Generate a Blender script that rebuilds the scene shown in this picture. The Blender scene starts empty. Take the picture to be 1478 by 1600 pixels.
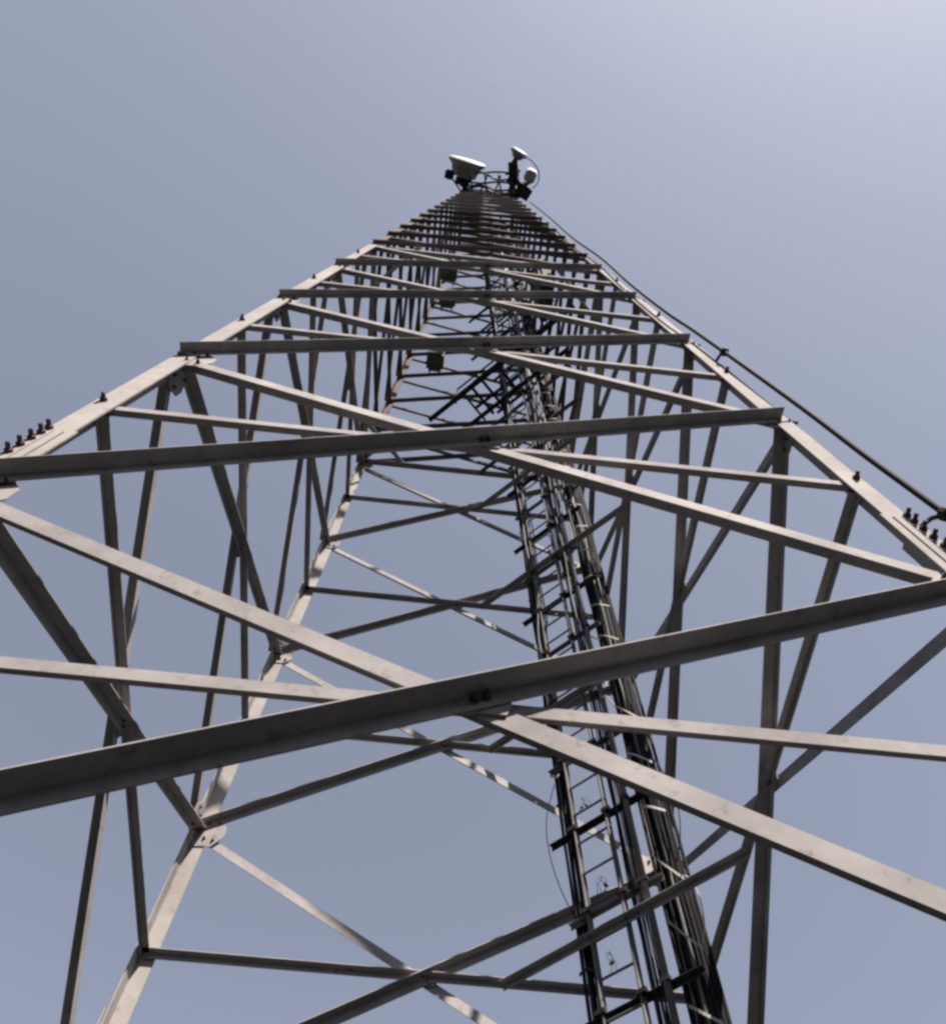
import bpy, bmesh, math, random
from mathutils import Vector, Matrix
random.seed(7)
S = bpy.context.scene
COL = S.collection
V = Vector
W, Z0 = 5.0, 5.7                      # width of the tower at joint level a (m) and the height of that level
TAPER = 0.048724
def hw(z): return 0.5 - TAPER * z     # half width, in tower widths, at height z (tower widths above level a)
def T(x, y, z): return V((W * x, W * y, W * z + Z0))

# ------------------------------------------------------------------ materials
def nodes_of(m):
    m.use_nodes = True
    return m.node_tree.nodes, m.node_tree.links
def paint(name, c1, c2, stain, rough=0.6, metal=0.0, scale=3.0, var=0.25, stain_amt=0.5, spec=0.03):
    m = bpy.data.materials.new(name); n, l = nodes_of(m); b = n['Principled BSDF']
    tc = n.new('ShaderNodeTexCoord')
    n1 = n.new('ShaderNodeTexNoise'); n1.inputs['Scale'].default_value = scale; n1.inputs['Detail'].default_value = 8; n1.inputs['Roughness'].default_value = 0.65
    n2 = n.new('ShaderNodeTexNoise'); n2.inputs['Scale'].default_value = scale * 6; n2.inputs['Detail'].default_value = 6; n2.inputs['Roughness'].default_value = 0.7
    l.new(tc.outputs['Object'], n1.inputs['Vector']); l.new(tc.outputs['Object'], n2.inputs['Vector'])
    r1 = n.new('ShaderNodeValToRGB'); r1.color_ramp.elements[0].position = 0.35; r1.color_ramp.elements[1].position = 0.65
    r1.color_ramp.elements[0].color = (*c1, 1); r1.color_ramp.elements[1].color = (*c2, 1)
    l.new(n1.outputs['Fac'], r1.inputs['Fac'])
    r2 = n.new('ShaderNodeValToRGB'); r2.color_ramp.elements[0].position = 0.56; r2.color_ramp.elements[1].position = 0.72
    r2.color_ramp.elements[0].color = (0, 0, 0, 1); r2.color_ramp.elements[1].color = (stain_amt,) * 3 + (1,)
    l.new(n2.outputs['Fac'], r2.inputs['Fac'])
    mx = n.new('ShaderNodeMix'); mx.data_type = 'RGBA'
    l.new(r2.outputs['Color'], mx.inputs[0]); l.new(r1.outputs['Color'], mx.inputs[6]); mx.inputs[7].default_value = (*stain, 1)
    oi = n.new('ShaderNodeObjectInfo')
    mr = n.new('ShaderNodeMapRange'); mr.inputs[3].default_value = 1 - var; mr.inputs[4].default_value = 1 + var * 0.4
    l.new(oi.outputs['Random'], mr.inputs[0])
    hs = n.new('ShaderNodeHueSaturation'); l.new(mr.outputs[0], hs.inputs['Value']); l.new(mx.outputs[2], hs.inputs['Color'])
    l.new(hs.outputs['Color'], b.inputs['Base Color'])
    b.inputs['Roughness'].default_value = rough; b.inputs['Metallic'].default_value = metal
    b.inputs['Specular IOR Level'].default_value = spec
    bp = n.new('ShaderNodeBump'); bp.inputs['Strength'].default_value = 0.12; bp.inputs['Distance'].default_value = 0.004
    l.new(n2.outputs['Fac'], bp.inputs['Height']); l.new(bp.outputs['Normal'], b.inputs['Normal'])
    return m
M = {}
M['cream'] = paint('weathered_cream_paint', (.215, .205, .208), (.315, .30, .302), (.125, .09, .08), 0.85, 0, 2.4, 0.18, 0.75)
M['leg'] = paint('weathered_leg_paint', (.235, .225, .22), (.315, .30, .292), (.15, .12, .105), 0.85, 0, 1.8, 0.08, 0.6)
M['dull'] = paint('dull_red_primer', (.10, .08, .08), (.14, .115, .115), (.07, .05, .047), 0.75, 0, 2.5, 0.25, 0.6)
M['tophaze'] = paint('haze_lightened_top', (.21, .185, .185), (.26, .235, .235), (.15, .12, .115), 0.75, 0, 2.5, 0.1, 0.5)  # lightened to put the haze and blur at the tower top into the colour
M['dark'] = paint('dark_steel', (.03, .029, .032), (.045, .043, .046), (.06, .038, .032), 0.6, 0.0, 4, 0.3, 0.5)
M['galv'] = paint('galvanised_steel', (.12, .12, .122), (.18, .176, .178), (.09, .08, .075), 0.5, 0.0, 5, 0.2, 0.4)
M['cable'] = paint('black_cable_jacket', (.012, .012, .014), (.02, .02, .023), (.03, .028, .026), 0.75, 0, 6, 0.4, 0.5, 0.06)
M['greycable'] = paint('grey_cable_jacket', (.11, .11, .112), (.17, .165, .165), (.06, .055, .052), 0.5, 0, 6, 0.3, 0.5)
M['strap_and_glint'] = paint('pale_strap_and_glint', (.36, .33, .30), (.44, .405, .36), (.26, .22, .19), 0.6, 0, 9, 0.15, 0.4)
M['bolt'] = paint('rusted_bolt', (.05, .04, .045), (.08, .06, .06), (.11, .06, .045), 0.6, 0, 20, 0.2, 0.6)
M['white'] = paint('white_radome', (.40, .40, .40), (.46, .455, .45), (.34, .33, .32), 0.5, 0, 3, 0.02, 0.2)
M['tan'] = paint('tan_dish_shroud', (.20, .185, .17), (.25, .235, .215), (.16, .145, .13), 0.6, 0, 3, 0.05, 0.4)
M['olive'] = paint('olive_weathered_box', (.085, .078, .066), (.115, .105, .09), (.06, .05, .04), 0.7, 0, 4, 0.15, 0.5)
M['soil'] = paint('low_bounce_ground', (.010, .012, .015), (.016, .019, .023), (.02, .021, .022), 0.95, 0, 0.4, 0, 0.7)

M['sky_block'] = paint('dark_sky_block', (.010, .015, .010), (.02, .027, .018), (.018, .018, .015), 0.95, 0, 0.3, 0, 0.5)  # dark colour of the added ring that blocks the low sky
# ------------------------------------------------------------------ helpers
def obj(name, bm, mat, parent=None, smooth=False):
    me = bpy.data.meshes.new(name)
    bmesh.ops.recalc_face_normals(bm, faces=bm.faces)
    bm.to_mesh(me); bm.free()
    me.materials.append(M[mat])
    if smooth:
        for p in me.polygons: p.use_smooth = True
    o = bpy.data.objects.new(name, me); COL.objects.link(o)
    if parent is not None:
        o.parent = parent
        o.matrix_parent_inverse = parent_matrix(parent).inverted()
    return o
def parent_matrix(p):
    m = p.matrix_basis.copy()
    if p.parent is not None: m = parent_matrix(p.parent) @ p.matrix_parent_inverse @ m
    return m
def tag(o, label, cat, group=None, kind=None):
    o['label'] = label; o['category'] = cat
    if group: o['group'] = group
    if kind: o['kind'] = kind
    return o
def empty(name, loc, label, cat, group=None):
    o = bpy.data.objects.new(name, None); COL.objects.link(o); o.location = loc; o.empty_display_size = 0.3
    return tag(o, label, cat, group)
def prism(bm, sec, P, Q, u, n):
    """extrude the section [(u, n), ...] from P to Q"""
    r = []
    for base in (P, Q): r.append([bm.verts.new(base + u * a + n * b) for a, b in sec])
    k = len(sec)
    for i in range(k): bm.faces.new((r[0][i], r[0][(i + 1) % k], r[1][(i + 1) % k], r[1][i]))
    bm.faces.new(r[0][::-1]); bm.faces.new(r[1])
def frame_of(P, Q, nrm):
    d = (Q - P).normalized()
    n = (nrm - d * nrm.dot(d)).normalized()
    u = n.cross(d)
    if u.z < 0: u = -u
    return d, u, n
def box(bm, c, ax, ay, az):
    vs = [bm.verts.new(c + ax * i + ay * j + az * k) for i in (-1, 1) for j in (-1, 1) for k in (-1, 1)]
    for f in ((0, 1, 3, 2), (4, 6, 7, 5), (0, 4, 5, 1), (2, 3, 7, 6), (0, 2, 6, 4), (1, 5, 7, 3)): bm.faces.new([vs[i] for i in f])
def tube(bm, pts, r, k=8):
    pts = [V(p) for p in pts]; rings = []
    up = V((0.31, 0.17, 0.93)).normalized()
    for i, p in enumerate(pts):
        d = (pts[min(i + 1, len(pts) - 1)] - pts[max(i - 1, 0)]).normalized()
        a = d.cross(up)
        if a.length < 0.05: a = d.cross(V((1, 0, 0)))
        a.normalize(); b = d.cross(a)
        rr = r[i] if isinstance(r, (list, tuple)) else r
        rings.append([bm.verts.new(p + (a * math.cos(t) + b * math.sin(t)) * rr) for t in (2 * math.pi * j / k for j in range(k))])
    for A, B in zip(rings, rings[1:]):
        for j in range(k): bm.faces.new((A[j], A[(j + 1) % k], B[(j + 1) % k], B[j]))
    bm.faces.new(rings[0][::-1]); bm.faces.new(rings[-1])
def lathe(bm, c, axis, prof, k=40):
    """prof = [(radius, along axis), ...]; closed at both ends"""
    axis = axis.normalized(); a = axis.cross(V((0, 0, 1)));
    if a.length < 1e-3: a = V((1, 0, 0))
    a.normalize(); b = axis.cross(a); rings = []
    for r, h in prof:
        rings.append([bm.verts.new(c + axis * h + (a * math.cos(t) + b * math.sin(t)) * r) for t in (2 * math.pi * j / k for j in range(k))])
    for A, B in zip(rings, rings[1:]):
        for j in range(k): bm.faces.new((A[j], A[(j + 1) % k], B[(j + 1) % k], B[j]))
    bm.faces.new(rings[0][::-1]); bm.faces.new(rings[-1])
def catmull(pts, n=6):
    pts = [V(p) for p in pts]; out = []
    P = [pts[0] * 2 - pts[1]] + pts + [pts[-1] * 2 - pts[-2]]
    for i in range(1, len(P) - 2):
        a, b, c, d = P[i - 1:i + 3]
        for k in range(n):
            t = k / n
            out.append(0.5 * (2 * b + (c - a) * t + (2 * a - 5 * b + 4 * c - d) * t * t + (3 * b - a - 3 * c + d) * t ** 3))
    out.append(pts[-1]); return out

# ------------------------------------------------------------------ ground (below the view; coloured near black to deepen shade on the undersides)
bm = bmesh.new()
R = 600
vs = [bm.verts.new((x, y, 0)) for x, y in ((-R, -R), (R, -R), (R, R), (-R, R))]; bm.faces.new(vs)
g = obj('ground', bm, 'soil'); g['kind'] = 'structure'

# added ring of unseen slopes, blocking the low sky to darken shaded steel
bm = bmesh.new(); rings = []
prof = [(28, -0.5), (34, 2.5), (42, 9), (52, 17), (66, 26), (84, 36), (110, 44), (170, 47), (300, 30), (560, -2)]
NS = 96
for j, (r, h) in enumerate(prof):
    ring = []
    for i in range(NS):
        t = 2 * math.pi * i / NS
        f = 1 + 0.10 * math.sin(3 * t + 1) + 0.07 * math.sin(7 * t + j) + random.uniform(-.05, .05)
        ring.append(bm.verts.new((math.cos(t) * r, math.sin(t) * r, h * f)))
    rings.append(ring)
for A, B in zip(rings, rings[1:]):
    for i in range(NS): bm.faces.new((A[i], A[(i + 1) % NS], B[(i + 1) % NS], B[i]))
g = obj('sky_block_ring', bm, 'sky_block', None, True); g['kind'] = 'structure'
# ------------------------------------------------------------------ the tower
CORN = {'NL': (-1, -1), 'NR': (1, -1), 'FL': (-1, 1), 'FR': (1, 1)}
# faces as seen from outside: upper-left leg, lower-right leg, outward normal
FACES = {'near': ('NL', 'NR', V((0, -1, 0))), 'right': ('NR', 'FR', V((1, 0, 0))), 'far': ('FR', 'FL', V((0, 1, 0))), 'left': ('FL', 'NL', V((-1, 0, 0)))}
tower = empty('lattice_tower', (0, 0, 0), 'tall four-legged lattice tower of faded cream and dull red steel', 'lattice tower')
LOW = [-1.2, -0.6, 0.0, 0.6, 1.2, 1.8, 2.4]
HALF = 0.328
UP = [2.4 + HALF * i for i in range(13)]
TOP = UP[-1]
TL = 0.012
def node(leg, z): x, y = CORN[leg]; return T(x * hw(z), y * hw(z), z)
def cross_z(a, b):
    wa, wb = hw(a), hw(b); return a + (b - a) * (wa / (wa + wb) + 0.0055)
# legs: L sections with the corner outwards, lighter sections higher up, in one mesh each
LEGW = [(-1.14, 0.02, 0.175, 0.016), (0.02, 1.80, 0.150, 0.012), (1.80, 2.45, 0.125, 0.010), (2.45, 3.71, 0.125, 0.010), (3.71, TOP, 0.10, 0.010)]
legs = {}
for leg, (sx, sy) in CORN.items():
    bm = bmesh.new()
    for za, zb, w, t in LEGW:
        P, Q = node(leg, za), node(leg, zb)
        d = (Q - P).normalized()
        u = V((-sx, 0, 0)); u = (u - d * u.dot(d)).normalized()
        n = V((0, -sy, 0)); n = (n - d * n.dot(d)).normalized()
        prism(bm, [(0, 0), (w, 0), (w, t), (t, t), (t, w), (0, w)], P, Q, u, n)
    legs[leg] = obj('leg', bm, 'leg', tower)
    legs[leg].data.materials.append(M['dull'])
    for pg in legs[leg].data.polygons:
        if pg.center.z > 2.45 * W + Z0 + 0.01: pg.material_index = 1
    # splice: cover plates outside both flanges and the row of bolts through them
    for zc in (0.09, 1.87):
        big = zc < 1
        half = 0.095 if big else 0.05
        P, Q = node(leg, zc - half), node(leg, zc + half)
        d = (Q - P).normalized()
        for dirs in ((V((-sx, 0, 0)), V((0, sy, 0))), (V((0, -sy, 0)), V((sx, 0, 0)))):
            u = (dirs[0] - d * dirs[0].dot(d)).normalized(); n = (dirs[1] - d * dirs[1].dot(d)).normalized()
            bm = bmesh.new()
            w = 0.19 if big else 0.13
            for (a, b, h0, h1, e) in ((0.004, w * 0.36, 0.002, 0.014, 0), (w * 0.42, w * 0.66, 0.002, 0.016, -0.04), (w * 0.72, w, 0.002, 0.012, 0.06 if big else 0)):
                PP, QQ = P - d * e, Q + d * e * 0.3
                prism(bm, [(a, h0), (b, h0), (b, h1), (a, h1)], PP, QQ, u, n)
            pl = obj('splice_plate', bm, 'leg', legs[leg])
        if leg in ('NL', 'NR') and big:
            u = V((-sx, 0, 0)); n = V((0, -1, 0))
            for zb in (0.02, 0.045, 0.07, 0.098, 0.122, 0.146, 0.168, 0.186):
                c = node(leg, zb) + u * 0.035
                bm = bmesh.new()
                lathe(bm, c, n, [(0.024, 0.012), (0.024, 0.030), (0.017, 0.034), (0.0135, 0.036), (0.0135, 0.066), (0.010, 0.070)], 8)
                obj('splice_bolt', bm, 'bolt', legs[leg])
    if leg in ('NL', 'NR'):
        for k in range(-1, 4):
            zb = cross_z(0.6 * k, 0.6 * k + 0.6) + 0.012
            c = node(leg, zb) + V((-sx, 0, 0)) * 0.045
            bm = bmesh.new()
            lathe(bm, c, V((0, -1, 0)), [(0.026, 0.0), (0.024, 0.02), (0.015, 0.024), (0.013, 0.05), (0.009, 0.054)], 8)
            obj('bolt', bm, 'bolt', legs[leg])

def angle(bm, P, Q, nrm, kind, a, t, lift=0.0, ext=0.0):
    d, u, n = frame_of(P, Q, nrm)
    P = P - d * ext; Q = Q + d * ext
    h = a / 2
    if kind == 'out':                 # bolted outside the leg, shelf pointing outwards along its upper edge
        b0 = 0.002 + lift
        lo = -h * (0.6 if nrm.y < -0.5 else 1.0)
        sec = [(lo, b0), (h, b0), (h, b0 + a), (h - t, b0 + a), (h - t, b0 + t), (lo, b0 + t)]
    else:                             # bolted inside the leg, shelf pointing inwards along its upper edge
        b0 = -TL - 0.003 - lift
        sec = [(-h, b0), (h, b0), (h, b0 - a), (h - t, b0 - a), (h - t, b0 - t), (-h, b0 - t)]
    prism(bm, sec, P, Q, u, n)
def member(name, P, Q, nrm, kind, a, t, mat, lift=0.0, ext=0.0, stuff=None):
    if stuff is not None:
        angle(stuff, P, Q, nrm, kind, a, t, lift, ext); return None
    bm = bmesh.new(); angle(bm, P, Q, nrm, kind, a, t, lift, ext)
    return obj(name, bm, mat, tower)

small = bmesh.new()
def face_panel(face, za, zb, a_sz, h_sz, mat, horiz, stuff=None, lift=0.0):
    A, B, n = FACES[face]
    # inside diagonal: upper left to lower right seen from outside; outside diagonal the other way
    member('diagonal_brace', node(A, zb), node(B, za), n, 'in', a_sz, 0.009, mat, lift, 0.0, stuff)
    member('diagonal_brace', node(A, za), node(B, zb), n, 'out', a_sz, 0.0065, mat, lift, -0.055, stuff)
    if horiz:
        z = cross_z(za, zb)
        member('horizontal_brace', node(A, z), node(B, z), n, 'in', h_sz, 0.007, mat, 0.006)
for za, zb in zip(LOW, LOW[1:]):
    for face in FACES:
        a = 0.095 if za < 0.5 else 0.09 if za < 1.1 else 0.08
        face_panel(face, za, zb, a, 0.065, 'cream', True)
for i, (za, zb) in enumerate(zip(UP, UP[1:])):
    for face in FACES:
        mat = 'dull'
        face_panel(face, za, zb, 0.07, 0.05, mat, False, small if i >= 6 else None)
st = obj('diagonal_brace', small, 'tophaze', tower); st['kind'] = 'stuff'
# level frames where the panels change and at the top
for z in (2.4, TOP):
    for face, (A, B, n) in FACES.items():
        member('horizontal_brace', node(A, z + 0.012), node(B, z + 0.012), n, 'in', 0.08, 0.008, 'cream' if z < 3 else 'dull', 0.012)

# gusset plates at the joints: in the plane of the face, just inside the leg flange
for zi, z in enumerate(LOW[1:]):
    for face, (A, B, n) in FACES.items():
        for leg, oth in ((A, B), (B, A)):
            P = node(leg, z); along = (node(oth, z) - P).normalized(); up = (node(leg, z + 0.1) - P).normalized()
            nn = along.cross(up).normalized()
            if nn.dot(n) < 0: nn = -nn
            s = 1.25 if z < 1 else 1.0
            bm = bmesh.new()
            prism(bm, [(0.02, -0.16 * s), (0.17 * s, -0.15 * s), (0.24 * s, -0.05 * s), (0.24 * s, 0.05 * s), (0.17 * s, 0.15 * s), (0.02, 0.16 * s)],
                  P - nn * 0.0145, P - nn * 0.0225, along, up)
            gp = obj('gusset_plate', bm, 'cream', tower)
            if z < 1.9:
                for (ga, gb) in ((0.10, 0.075), (0.10, -0.075), (0.17, 0.09), (0.17, -0.09)):
                    c = P + along * ga * s + up * gb * s
                    side = 1 if n.y < 0 or n.x != 0 and abs(n.y) < .5 else -1
                    bm = bmesh.new()
                    lathe(bm, c - nn * 0.013, nn * (1 if n.y < -.5 else -1), [(0.016, 0.0 if n.y < -.5 else .008), (0.016, 0.02), (0.009, 0.022), (0.008, 0.034)], 6)
                    obj('bolt', bm, 'bolt', gp)
# small packing plate where the diagonals cross
for za, zb in zip(LOW, LOW[1:]):
    z = cross_z(za, zb)
    for face, (A, B, n) in FACES.items():
        P = (node(A, z) + node(B, z)) / 2; along = (node(B, z) - node(A, z)).normalized(); up = V((0, 0, 1))
        bm = bmesh.new()
        prism(bm, [(-0.09, -0.06), (0.09, -0.06), (0.11, 0), (0.09, 0.06), (-0.09, 0.06), (-0.11, 0)], P - n * 0.0005, P - n * 0.0135, along, up)
        cp = obj('crossing_plate', bm, 'cream', tower)
        for bx_ in (-0.02, 0.02):
            bm = bmesh.new(); c = P + along * bx_ + up * bx_ * 0.6
            lathe(bm, c, n if n.y < -.5 else -n, [(0.017, 0.0), (0.017, 0.026), (0.010, 0.03), (0.009, 0.045)], 6)
            obj('bolt', bm, 'bolt', cp)

# corner braces that carry the ladder across the far right corner, and the level frame's diagonals
CUT = 0.35
def cut_ends(z, cut=CUT): h = hw(z); return T(h - cut, h - 0.006, z), T(h - 0.006, h - cut, z)
def bar(bm, P, Q, a, t, down=True):
    d = (Q - P).normalized(); u = V((0, 0, 1)); n = d.cross(u).normalized()
    s = -1 if down else 1
    prism(bm, [(0, 0), (s * a, 0), (s * a, t), (s * t, t), (s * t, a), (0, a)], P, Q, u, n)
for za, zb in zip(LOW[1:], LOW[2:]):
    bm = bmesh.new(); P, Q = cut_ends(cross_z(za, zb)); bar(bm, P, Q, 0.066, 0.007); obj('corner_brace', bm, 'cream', tower)
for z in UP[1:7:2] + [2.4]:
    bm = bmesh.new(); P, Q = cut_ends(z + 0.02, 0.33); bar(bm, P, Q, 0.06, 0.007); obj('corner_brace', bm, 'dull', tower)
z = 2.42
for s, e in (('FL', 'NR'),):
    P, Q = node(s, z), node(e, z); bm = bmesh.new(); bar(bm, P, P.lerp(Q, 0.13), 0.07, 0.008); obj('corner_brace', bm, 'cream', tower)
for s in ((-1, -1), (1, -1), (-1, 1)):
    h = hw(z); P = T(s[0] * h, s[1] * (h - 0.16), z + 0.01); Q = T(s[0] * (h - 0.16), s[1] * h, z + 0.01)
    bm = bmesh.new(); bar(bm, P, Q, 0.06, 0.007); obj('corner_brace', bm, 'cream', tower)

for z in (3.384, 4.04):
    h = hw(z) - .004
    q = [(0, -h), (h, 0), (0, h), (-h, 0)]
    for a, b in zip(q[:2], q[1:3]):
        bm = bmesh.new(); bar(bm, T(*a, z), T(*b, z), 0.06, 0.007); obj('plan_brace', bm, 'dull', tower)
for z in UP[2:7:2]:
    bm = bmesh.new(); P, Q = cut_ends(z + 0.02, 0.33); bar(bm, P, Q, 0.06, 0.007); obj('corner_brace', bm, 'dark', tower)

# ------------------------------------------------------------------ ladder plane, parallel to the far right leg
D = V((1, -1, 0)).normalized(); IN = V((-1, -1, 0)).normalized()
def lp(u, z, off=0.0):
    """u across the ladder plane, off towards the tower's middle, both in tower widths"""
    h = hw(z) - CUT / 2
    return T(h, h, z) + D * (u * W) + IN * (off * W)
ladder = empty('climbing_ladder', lp(-0.02, -0.7), 'steel climbing ladder with thin rungs rising inside the tower beside the cable bundles', 'ladder')
zs = [-0.75, TOP + 0.1]
for u in (-0.059, 0.011):
    bm = bmesh.new(); P, Q = lp(u, zs[0]), lp(u, zs[1]); d = (Q - P).normalized()
    prism(bm, [(-0.025, -0.005), (0.025, -0.005), (0.025, 0.005), (0.008, 0.006), (0.008, 0.045), (-0.001, 0.045), (-0.001, 0.006), (-0.025, 0.005)], P, Q, D, IN)
    obj('side_rail', bm, 'galv', ladder)
z = -0.7
nr = 0
while z < TOP and nr < 99:
    bm = bmesh.new(); tube(bm, [lp(-0.0635, z, 0.003), lp(0.0155, z, 0.003)], 0.0125, 8); obj('rung', bm, 'galv', ladder); z += 0.0715; nr += 1
trunk = empty('cable_rack', lp(0, -0.7), 'steel rack of cross bars and two pipes clamped behind the ladder, carrying the cables', 'cable rack')
for u, r in ((0.056, 0.030), (0.0345, 0.012)):
    bm = bmesh.new(); tube(bm, [lp(u, -0.75, 0.004), lp(u, TOP, 0.004)], r, 12); obj('pipe', bm, 'galv' if r > .02 else 'dark', trunk, True)
k = 0
z = -0.59
while z < TOP:
    long_ = k % 2 == 0
    u0, u1 = (-0.118, 0.118) if long_ else (-0.10, 0.09)
    if z < 2.3 or k % 2 == 0:
        bm = bmesh.new(); P, Q = lp(u0, z, -0.004), lp(u1, z, -0.004); bar(bm, P, Q, 0.052 if long_ else 0.045, 0.006); obj('cross_bar', bm, 'dark' if long_ else 'galv', trunk)
        for uu in (-0.062, 0.014, 0.056):
            bm = bmesh.new(); box(bm, lp(uu, z + 0.004, 0.007), D * 0.045, IN * 0.02, V((0, 0, 0.02))); obj('clamp', bm, 'dark', trunk)
    z += 0.19; k += 1

def wander(u, off, amp, z0=-0.75, z1=TOP - 0.05, step=0.19, u1=None):
    pts = []; z = z0; first = True
    while z < z1:
        t = (z - z0) / (z1 - z0)
        uu = u if u1 is None else u + (u1 - u) * t
        pts.append(lp(uu + random.uniform(-amp, amp), z, off + random.uniform(-amp, amp))); z += step
    return catmull(pts, 4)
def bundle(label, specs, straps, strap_u, strap_mat, base_u):
    e = empty('cable_bundle', lp(base_u, -0.75), label, 'cable bundle', 'cable bundles running up the tower')
    for u, off, r, mat, amp in specs:
        bm = bmesh.new(); tube(bm, wander(u, off, amp), r, 7); obj('cable', bm, mat, e, True)
    for z in straps:
        bm = bmesh.new()
        a, b = strap_u
        dz = random.uniform(.03, .07) if strap_mat == 'strap_and_glint' else 0.006
        pts = [lp(a, z + dz * .6, -0.004), lp((a + b) / 2, z, 0.004), lp(b, z - dz * .5, -0.004)]
        pts = catmull(pts, 4)
        for P, Q in zip(pts, pts[1:]):
            prism(bm, [(-0.016, -0.003), (0.016, -0.003), (0.016, 0.003), (-0.016, 0.003)], P, Q, V((0, 0, 1)), IN)
        obj('strap_and_glint', bm, strap_mat, e)
    return e
sp = [(-0.095 + 0.0029 * i, -0.012 + random.uniform(-.004, .004), random.choice((0.009, 0.011, 0.013)), 'cable' if i not in (2, 7) else 'greycable', 0.0022) for i in range(11)]
bundle('narrow bundle of black cables along the left side of the ladder', sp, [-.5 + .38 * i for i in range(17)], (-0.097, -0.06), 'dark', -0.08)
sp = [(0.0205 + 0.0028 * i, -0.010 + random.uniform(-.004, .004), random.choice((0.006, 0.008, 0.010)), 'cable' if i % 3 else 'greycable', 0.0026) for i in range(9)]
bundle('loose bundle of thin cables between the ladder and the round pipe', sp, [-.4 + .38 * i for i in range(17)], (0.018, 0.044), 'dark', 0.03)
sp = []
for i in range(32):  # bundle widened over the sunlit leg, its dark cables standing in for shade
    sp.append((0.068 + 0.0016 * i, -0.024 + random.uniform(-.016, .012), random.choice((0.008, 0.011, 0.016)), 'greycable' if i in (3, 8, 13, 19) else 'cable', 0.0028))
bundle('thick bundle of many dark cables tied with pale straps beside the far right leg', sp, [-.575 + .135 * i for i in range(46)], (0.078, 0.123), 'strap_and_glint', 0.1)

# thinner, untidy lines joining the run higher up
e = empty('cable_bundle', lp(0.0, 1.2), 'untidy thin grey and black lines wandering across the upper ladder', 'cable bundle', 'cable bundles running up the tower')
rnd = random.Random(3)
for i in range(12):
    u0 = rnd.choice((-0.085, -0.07, 0.02, 0.045, 0.065, 0.09)) + rnd.uniform(-.006, .006); z0 = rnd.uniform(0.9, 1.9)
    bm = bmesh.new(); tube(bm, wander(u0, rnd.uniform(-.02, .012), 0.006, z0, rnd.uniform(3.6, TOP - .1), 0.16, u0 + rnd.uniform(-.03, .03)), rnd.choice((0.007, 0.010, 0.013)), 6)
    obj('cable', bm, rnd.choice(('greycable', 'greycable', 'cable')), e, True)
for i in range(26):  # short pale pieces added to imitate glints along the upper run
    z = 0.75 + i * 0.11 + rnd.uniform(-.03, .03); u0 = rnd.choice((-.095, -.06, .0, .02, .05, .08))
    bm = bmesh.new(); tube(bm, [lp(u0, z, .006), lp(u0 + .018, z - rnd.uniform(.004, .03), .011), lp(u0 + rnd.uniform(.02, .035), z - rnd.uniform(.0, .05), .006)], 0.009, 5)
    obj('strap_and_glint', bm, 'strap_and_glint', e)

# loose wires
def wire(pts, r, label, mat='cable', n=8, cat='wire'):
    bm = bmesh.new(); tube(bm, catmull(pts, n), r, 6); o = obj('loose_wire', bm, mat, None, True); return tag(o, label, cat, 'loose wires on the cable run')
wire([lp(0.112, 0.66, 0.0), lp(0.132, 0.60, -0.01), lp(0.142, 0.54, -0.01), lp(0.146, 0.47, -0.005), lp(0.137, 0.41, 0), lp(0.120, 0.37, 0)], 0.006, 'thin black wire bowing out to the right of the thick cable bundle')
wire([lp(-0.092, 0.70, 0.0), lp(-0.112, 0.62, 0.01), lp(-0.118, 0.55, 0.01), lp(-0.108, 0.46, 0.01), lp(-0.09, 0.38, 0), lp(-0.065, 0.345, 0)], 0.005, 'thin black wire hanging in a slack loop left of the ladder')
wire([lp(0.125, 0.20, 0), lp(0.138, 0.24, 0), lp(0.141, 0.29, 0), lp(0.131, 0.33, 0), lp(0.116, 0.34, 0)], 0.006, 'short pale wire curling off the thick cable bundle below the corner brace', 'strap_and_glint')
# stringy scraps caught on the ladder rungs
def scrap(u, z, label, seed):
    rnd = random.Random(seed); bm = bmesh.new()
    for k in range(4):
        p = [lp(u + rnd.uniform(-.006, .006), z, 0.004)]
        for j in range(1, 6): p.append(p[-1] + D * rnd.uniform(-.035, .03) + V((0, 0, -rnd.uniform(.02, .06))) + IN * rnd.uniform(-.02, .02))
        tube(bm, catmull(p, 3), 0.0028, 4)
        if k % 2 == 0: lathe(bm, p[3], V((0.3, .2, 1)), [(0.003, -.02), (0.016, -.008), (0.018, .006), (0.004, .02)], 7)
    return tag(obj('string_scrap', bm, 'greycable', None), label, 'string', 'stringy scraps caught on the ladder')
scrap(-0.03, 0.62, 'tangle of thin strings hanging from a ladder rung below the crossing cream diagonal', 1)
scrap(-0.028, 0.42, 'thin string with a small knot hanging from a rung above the corner brace', 2)
scrap(-0.033, 0.27, 'thin string scrap hanging from a rung just under the corner brace', 3)
scrap(-0.034, 1.27, 'small tangle of strings on a rung above the big dark near diagonal', 4)

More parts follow.
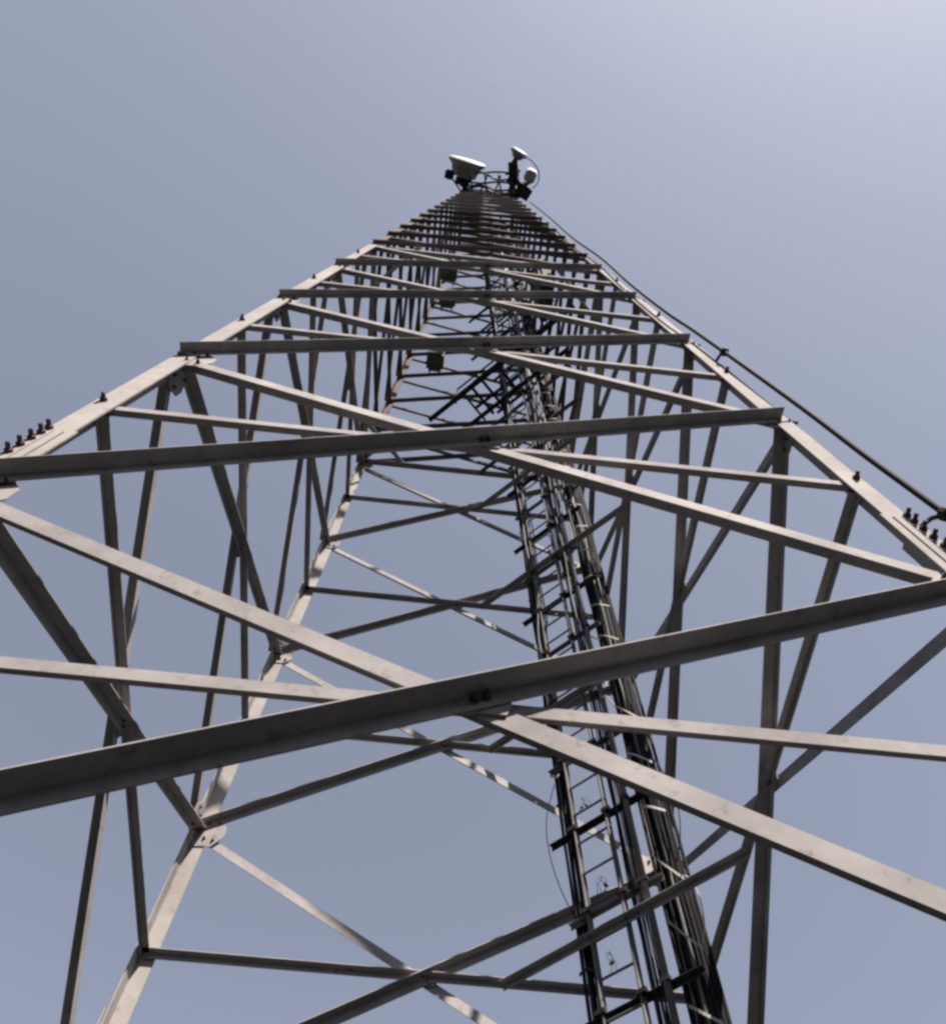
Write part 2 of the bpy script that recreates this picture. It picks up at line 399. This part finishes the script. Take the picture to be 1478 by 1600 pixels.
# the thick cable outside the near right leg
oc = [(0.256, -0.248, 5.585), (0.307, -0.309, 4.34), (0.338, -0.366, 3.213), (0.383, -0.396, 2.553), (0.398, -0.426, 1.927), (0.420, -0.449, 1.46), (0.440, -0.458, 1.26), (0.457, -0.471, 1.013), (0.485, -0.490, 0.614), (0.497, -0.502, 0.365), (0.511, -0.512, 0.157), (0.53, -0.53, -0.2), (0.55, -0.545, -0.6), (0.56, -0.56, -1.12)]
oc = [T(*p) for p in oc]
out = empty('outer_cable', oc[-1], 'thick black cable strung along the outside of the near right leg', 'cable')
bm = bmesh.new(); tube(bm, catmull(oc, 6), [0.02] * (6 * (len(oc) - 1) + 1), 9); obj('cable', bm, 'cable', out, True)
for i in (7, 10):
    p = oc[i]; z = (p.z - Z0) / W; q = T(hw(z) - 0.006, -hw(z), z)
    bm = bmesh.new(); tube(bm, [q, q.lerp(p, 0.55) + V((0, 0, .03)), p], 0.014, 6); lathe(bm, p, V((-.3, .3, 1)), [(0.036, -.03), (0.042, -.02), (0.042, .02), (0.036, .03)], 9)
    obj('clip', bm, 'dark', out)

# ------------------------------------------------------------------ rest platform beside the ladder
zp = 2.89; h = hw(zp)
plat = empty('rest_platform', T(0.1, 0.15, zp), 'small rest platform of dark joists and guard rails fixed inside the tower beside the ladder', 'platform')
def seg(name, P, Q, a=0.06, t=0.007, mat='dark'):
    bm = bmesh.new(); bar(bm, P, Q, a, t); return obj(name, bm, mat, plat)
sxy = 0.20
seg('beam', T(sxy - h, h - .004, zp), T(h - .004, sxy - h, zp), 0.085, 0.009)
q3 = 2 * h - CUT
seg('beam', T(h - CUT, h - .006, zp), T(h - .006, h - CUT, zp), 0.075, 0.008)
def xy(s, dlt, z): return T((s + dlt) / 2, (s - dlt) / 2, z)
for dlt in (-0.27, -0.21, -0.14, -0.02, 0.11): seg('joist', xy(sxy, dlt, zp + .004), xy(q3 + .02, dlt, zp + .004), 0.055 if dlt != -0.27 else 0.04, 0.006)
for dz, s2 in ((0.11, 0.21), (0.20, 0.21)): seg('guard_rail', xy(s2, -0.33, zp + dz), xy(s2, -0.02, zp + dz), 0.035, 0.005)
for dlt in (-0.33, -0.02):
    bm = bmesh.new(); tube(bm, [xy(0.205, dlt, zp), xy(0.205, dlt, zp + 0.21)], 0.02, 8); obj('post', bm, 'dark', plat)
for dlt in (-0.3, -.31):
    bm = bmesh.new(); lathe(bm, xy(0.215, dlt, zp + .06), V((1, 1, 0)), [(0.05, -.02), (0.07, -.015), (0.07, .015), (0.05, .02)], 14); obj('bracket', bm, 'galv', plat)

# ------------------------------------------------------------------ equipment boxes fixed to the tower high up
def cab(loc, ax, ay, sx_, sy_, sz, label, mat):
    e = empty('equipment_box', loc, label, 'equipment box', 'equipment boxes fixed high on the tower')
    up = V((0, 0, 1)); bm = bmesh.new(); box(bm, loc, ax * sx_, ay * sy_, up * sz)
    bmesh.ops.bevel(bm, geom=bm.edges[:], offset=0.06, segments=3, affect='EDGES'); obj('housing', bm, mat, e)
    bm = bmesh.new(); box(bm, loc + ay * (sy_ + 0.012), ax * sx_ * .9, ay * 0.01, up * sz * .9); obj('cover', bm, mat, e)
    for s in (-1, 1):
        bm = bmesh.new(); tube(bm, [loc + ax * sx_ * s * .6 - ay * sy_, loc + ax * sx_ * s * .6 - ay * (sy_ + .18)], 0.02, 6)
        obj('bracket', bm, 'dark', e)
X, Y = V((1, 0, 0)), V((0, 1, 0))
cab(T(-0.185, 0.30, 3.65), X, -Y, 0.20, 0.22, 0.34, 'lowest olive brown box beside the far left leg', 'olive')
cab(T(-0.185, 0.245, 4.80), X, -Y, 0.24, 0.2, 0.4, 'middle olive brown box beside the far left leg', 'olive')
cab(T(-0.208, 0.215, 5.45), X, -Y, 0.26, 0.22, 0.5, 'topmost box beside the far left leg, just under the dense top bracing', 'olive')
cab(T(0.285, -0.05, 3.8), Y, -X, 0.42, 0.14, 1.7, 'tall dark cabinet hung inside the right face of the tower', 'dark')

# ------------------------------------------------------------------ top of the tower
zt = TOP + 0.012
ht = hw(TOP)
for s0, s1 in ((-1, -1), (1, -1), (-1, 1), (1, 1)):
    bm = bmesh.new(); tube(bm, [T(s0 * ht, s1 * ht, zt - .02), T(s0 * ht, s1 * ht, zt + 0.22)], 0.04, 8); obj('rail_post', bm, 'dark', tower)
for dz in (0.08, 0.15, 0.22):
    pts = [T(-ht, -ht, zt + dz), T(ht, -ht, zt + dz), T(ht, ht, zt + dz), T(-ht, ht, zt + dz)]
    for i in range(4):
        bm = bmesh.new(); P, Q = pts[i], pts[(i + 1) % 4]
        mid = (P + Q) / 2 + V((0, 0, -0.05 * random.random()))
        tube(bm, [P, mid, Q], 0.026, 6); obj('guard_rail', bm, 'dark', tower)
bm = bmesh.new()
for i in range(9):
    y = -ht + ht * 2 * i / 8; bar(bm, T(-ht, y, zt), T(ht, y, zt), 0.05, 0.007)
obj('deck', bm, 'dark', tower)

def dish(c, axis, R_, depth, back_r, mats, label, arm_to, knob=None):
    axis = axis.normalized()
    e = empty('dish_antenna', c, label, 'dish antenna', 'dish antennas at the top of the tower')
    bm = bmesh.new()
    lathe(bm, c, axis, [(back_r * .5, -depth), (back_r, -depth * .93), (R_ * .80, -depth * .30), (R_ * .97, -0.06), (R_, -0.05), (R_, -0.005)], 48); obj('shroud', bm, mats[0], e, False)
    bm = bmesh.new(); lathe(bm, c, axis, [(R_ * 1.015, -0.01), (R_ * 1.02, 0.045), (R_ * .93, 0.075), (R_ * .55, 0.10), (R_ * .1, 0.11)], 48); obj('radome', bm, 'white', e, False)
    bm = bmesh.new(); b = c - axis * (depth + .03); lathe(bm, b, axis, [(back_r * .55, -.22), (back_r * .62, -.18), (back_r * .62, .0), (back_r * .5, .03)], 20); obj('hub', bm, 'dark', e)
    bm = bmesh.new(); p = b - axis * .15; tube(bm, [p + V((0, 0, -.75)), p + V((0, 0, .6))], 0.057, 12); obj('mount_pipe', bm, 'dark', e, True)
    bm = bmesh.new()
    for dz in (-.5, .4): tube(bm, [p + V((0, 0, dz)), arm_to + V((0, 0, dz))], 0.04, 8)
    obj('arm', bm, 'dark', e)
    if knob is not None:
        bm = bmesh.new(); lathe(bm, knob, axis, [(0.08, -.16), (0.16, -.13), (0.17, .10), (0.10, .16)], 20); obj('radio_unit', bm, 'dark', e)
        bm = bmesh.new(); tube(bm, [knob, knob.lerp(T(-ht, -ht, zt - .05), .5), T(-ht, -ht, zt - .1)], 0.03, 6); obj('strut', bm, 'dark', e)
    return e
dish(T(-0.178, -0.372, 6.52), V((.16, -1, 0.02)), 0.66, 0.54, 0.42, ('tan',), 'large tan drum dish with white front on the left corner of the tower top', T(-0.16, -0.18, 6.45), T(-0.292, -0.285, 6.42))
dish(T(0.180, -0.470, 6.50), V((.42, -1, 0.02)), 0.32, 0.22, 0.15, ('galv',), 'smaller white dish pointing away at the upper right of the tower top', T(0.18, -0.20, 6.5))
pa = empty('panel_antenna', T(0.275, -0.34, 6.45), 'short white panel antenna on a bracket right of the small dish', 'panel antenna')
bm = bmesh.new(); box(bm, T(0.275, -0.335, 6.45), V((.17, .06, 0)), V((-.07, .2, 0)) , V((0, 0, .5))); bmesh.ops.bevel(bm, geom=bm.edges[:], offset=0.05, segments=3, affect='EDGES'); obj('housing', bm, 'white', pa)
bm = bmesh.new(); tube(bm, [T(0.245, -0.275, 6.27), T(0.245, -0.275, 6.6)], 0.05, 10); obj('mount_pipe', bm, 'dark', pa)
bm = bmesh.new()
for z in (6.30, 6.42): tube(bm, [T(0.18, -0.17, z), T(0.245, -0.275, z), T(0.268, -0.30, z)], 0.04, 8)
obj('arm', bm, 'dark', pa)
bx = empty('radio_box', T(0.24, -0.24, 6.33), 'dark radio box fixed below the white panel antenna', 'radio box')
bm = bmesh.new(); box(bm, T(0.235, -0.235, 6.33), V((.2, .1, 0)), V((-.08, .16, 0)), V((0, 0, .28))); bmesh.ops.bevel(bm, geom=bm.edges[:], offset=0.03, segments=2, affect='EDGES'); obj('housing', bm, 'dark', bx)
bm = bmesh.new()
for i in range(6):
    box(bm, T(0.235, -0.235, 6.285 + .018 * i), V((.225, .11, 0)), V((-.09, .18, 0)), V((0, 0, .012)))
obj('cooling_fins', bm, 'dark', bx)
# head frame: dark tubes reaching out over the near side, where the antennas hang
def ht_tube(pts, r, name='head_frame_tube'):
    bm = bmesh.new(); tube(bm, catmull(pts, 4), r, 7); obj(name, bm, 'dark', tower, True)
for zz, yy, sag in ((6.36, -0.235, .012), (6.40, -0.265, -.01), (6.47, -0.30, .018), (6.50, -0.325, -.008), (6.38, -0.215, .02)):
    ht_tube([T(-.17, yy + .01, zz), T(-.06, yy - sag, zz - .02), T(.05, yy + sag, zz - .015), T(.20, yy - .01, zz)], 0.034)
for x0, x1 in ((-.17, -.13), (-.12, -.15), (-.07, -.02), (-.01, -.05), (.03, .07), (.09, .05), (.12, .16), (.17, .13)):
    ht_tube([T(x0, -.195, 6.30), T((x0 + x1) / 2, -.25, 6.40), T(x1, -.32, 6.50)], 0.032)
for P, Q, r in (((.16, -.19, 6.28), (.125, -.40, 6.45), .085), ((.21, -.20, 6.28), (.16, -.43, 6.48), .06), ((.13, -.38, 6.42), (.21, -.27, 6.34), .07), ((.17, -.20, 6.40), (.26, -.26, 6.42), .07), ((.10, -.33, 6.42), (.20, -.36, 6.45), .05)):
    ht_tube([T(*P), T(*[(a + b) / 2 for a, b in zip(P, Q)]), T(*Q)], r)
rb = empty('radio_box', T(0.155, -0.30, 6.42), 'dark radio box strapped to the mount below the small dish', 'radio box')
bm = bmesh.new(); box(bm, T(0.155, -0.295, 6.42), V((.16, .08, 0)), V((-.08, .16, 0)), V((0, 0, .25))); bmesh.ops.bevel(bm, geom=bm.edges[:], offset=0.03, segments=2, affect='EDGES'); obj('housing', bm, 'dark', rb)
bm = bmesh.new(); tube(bm, [T(0.155, -0.295, 6.35), T(0.145, -0.26, 6.31), T(.15, -.20, 6.28)], 0.02, 6); obj('cable_tail', bm, 'cable', rb, True)
ju = empty('jumper_cable', T(0.2, -0.4, 6.5), 'thin black jumper loop curving from the small dish around the white panel', 'cable')
bm = bmesh.new(); tube(bm, catmull([T(.205, -.45, 6.5), T(.27, -.43, 6.52), T(.33, -.37, 6.5), T(.335, -.30, 6.45), T(.30, -.26, 6.38)], 6), 0.02, 6); obj('cable', bm, 'cable', ju, True)

# ------------------------------------------------------------------ camera (inside the near side of the base, looking up)
cam = bpy.data.cameras.new('camera'); co = bpy.data.objects.new('camera', cam); COL.objects.link(co)
right, down, fwd = V((0.99455498, -0.10315965, 0.01478074)), V((0.09865683, 0.88631675, -0.45244829)), V((0.03357399, 0.45144292, 0.89166814))
m = Matrix((right, -down, -fwd)).transposed().to_4x4()
m.translation = T(-0.03042529, -0.88233707, -0.81819998)
co.matrix_world = m
cam.sensor_fit = 'HORIZONTAL'; cam.sensor_width = 36
cam.lens = 1491.706 / 1478 * 36
cam.shift_x = -(749.925 - 739) / 1478
cam.shift_y = (887.90 - 800) / 1478
cam.clip_end = 3000; cam.clip_start = 0.05
S.camera = co

# ------------------------------------------------------------------ light
SUN = V((0.26, -0.50, 0.83)).normalized()
el = math.asin(SUN.z); az = math.atan2(SUN.x, SUN.y)      # clockwise from +Y
w = bpy.data.worlds.new('World'); S.world = w; w.use_nodes = True
n, l = w.node_tree.nodes, w.node_tree.links
sky = n.new('ShaderNodeTexSky'); sky.sky_type = 'NISHITA'; sky.sun_disc = False
sky.sun_elevation = el; sky.sun_rotation = az
sky.altitude = 200; sky.air_density = 1.0; sky.dust_density = 1.2; sky.ozone_density = 2.0
hs = n.new('ShaderNodeHueSaturation'); hs.inputs['Saturation'].default_value = 0.53
l.new(sky.outputs[0], hs.inputs['Color'])
tint = n.new('ShaderNodeMix'); tint.data_type = 'RGBA'; tint.blend_type = 'MULTIPLY'; tint.inputs[0].default_value = 1
tint.inputs[7].default_value = (1.03, 1.0, 1.015, 1)
l.new(hs.outputs[0], tint.inputs[6]); l.new(tint.outputs[2], n['Background'].inputs[0]); n['Background'].inputs[1].default_value = 0.060
sun = bpy.data.lights.new('sun', 'SUN'); so = bpy.data.objects.new('sun', sun); COL.objects.link(so)
sun.energy = 5.0; sun.angle = math.radians(0.5); sun.color = (1.0, 0.90, 0.80)
so.rotation_euler = SUN.to_track_quat('Z', 'Y').to_euler()
S.view_settings.view_transform = 'Standard'; S.view_settings.look = 'None'; S.view_settings.exposure = 1.46; S.view_settings.gamma = 1
S.render.engine = 'CYCLES'
S.cycles.filter_width = 2.8
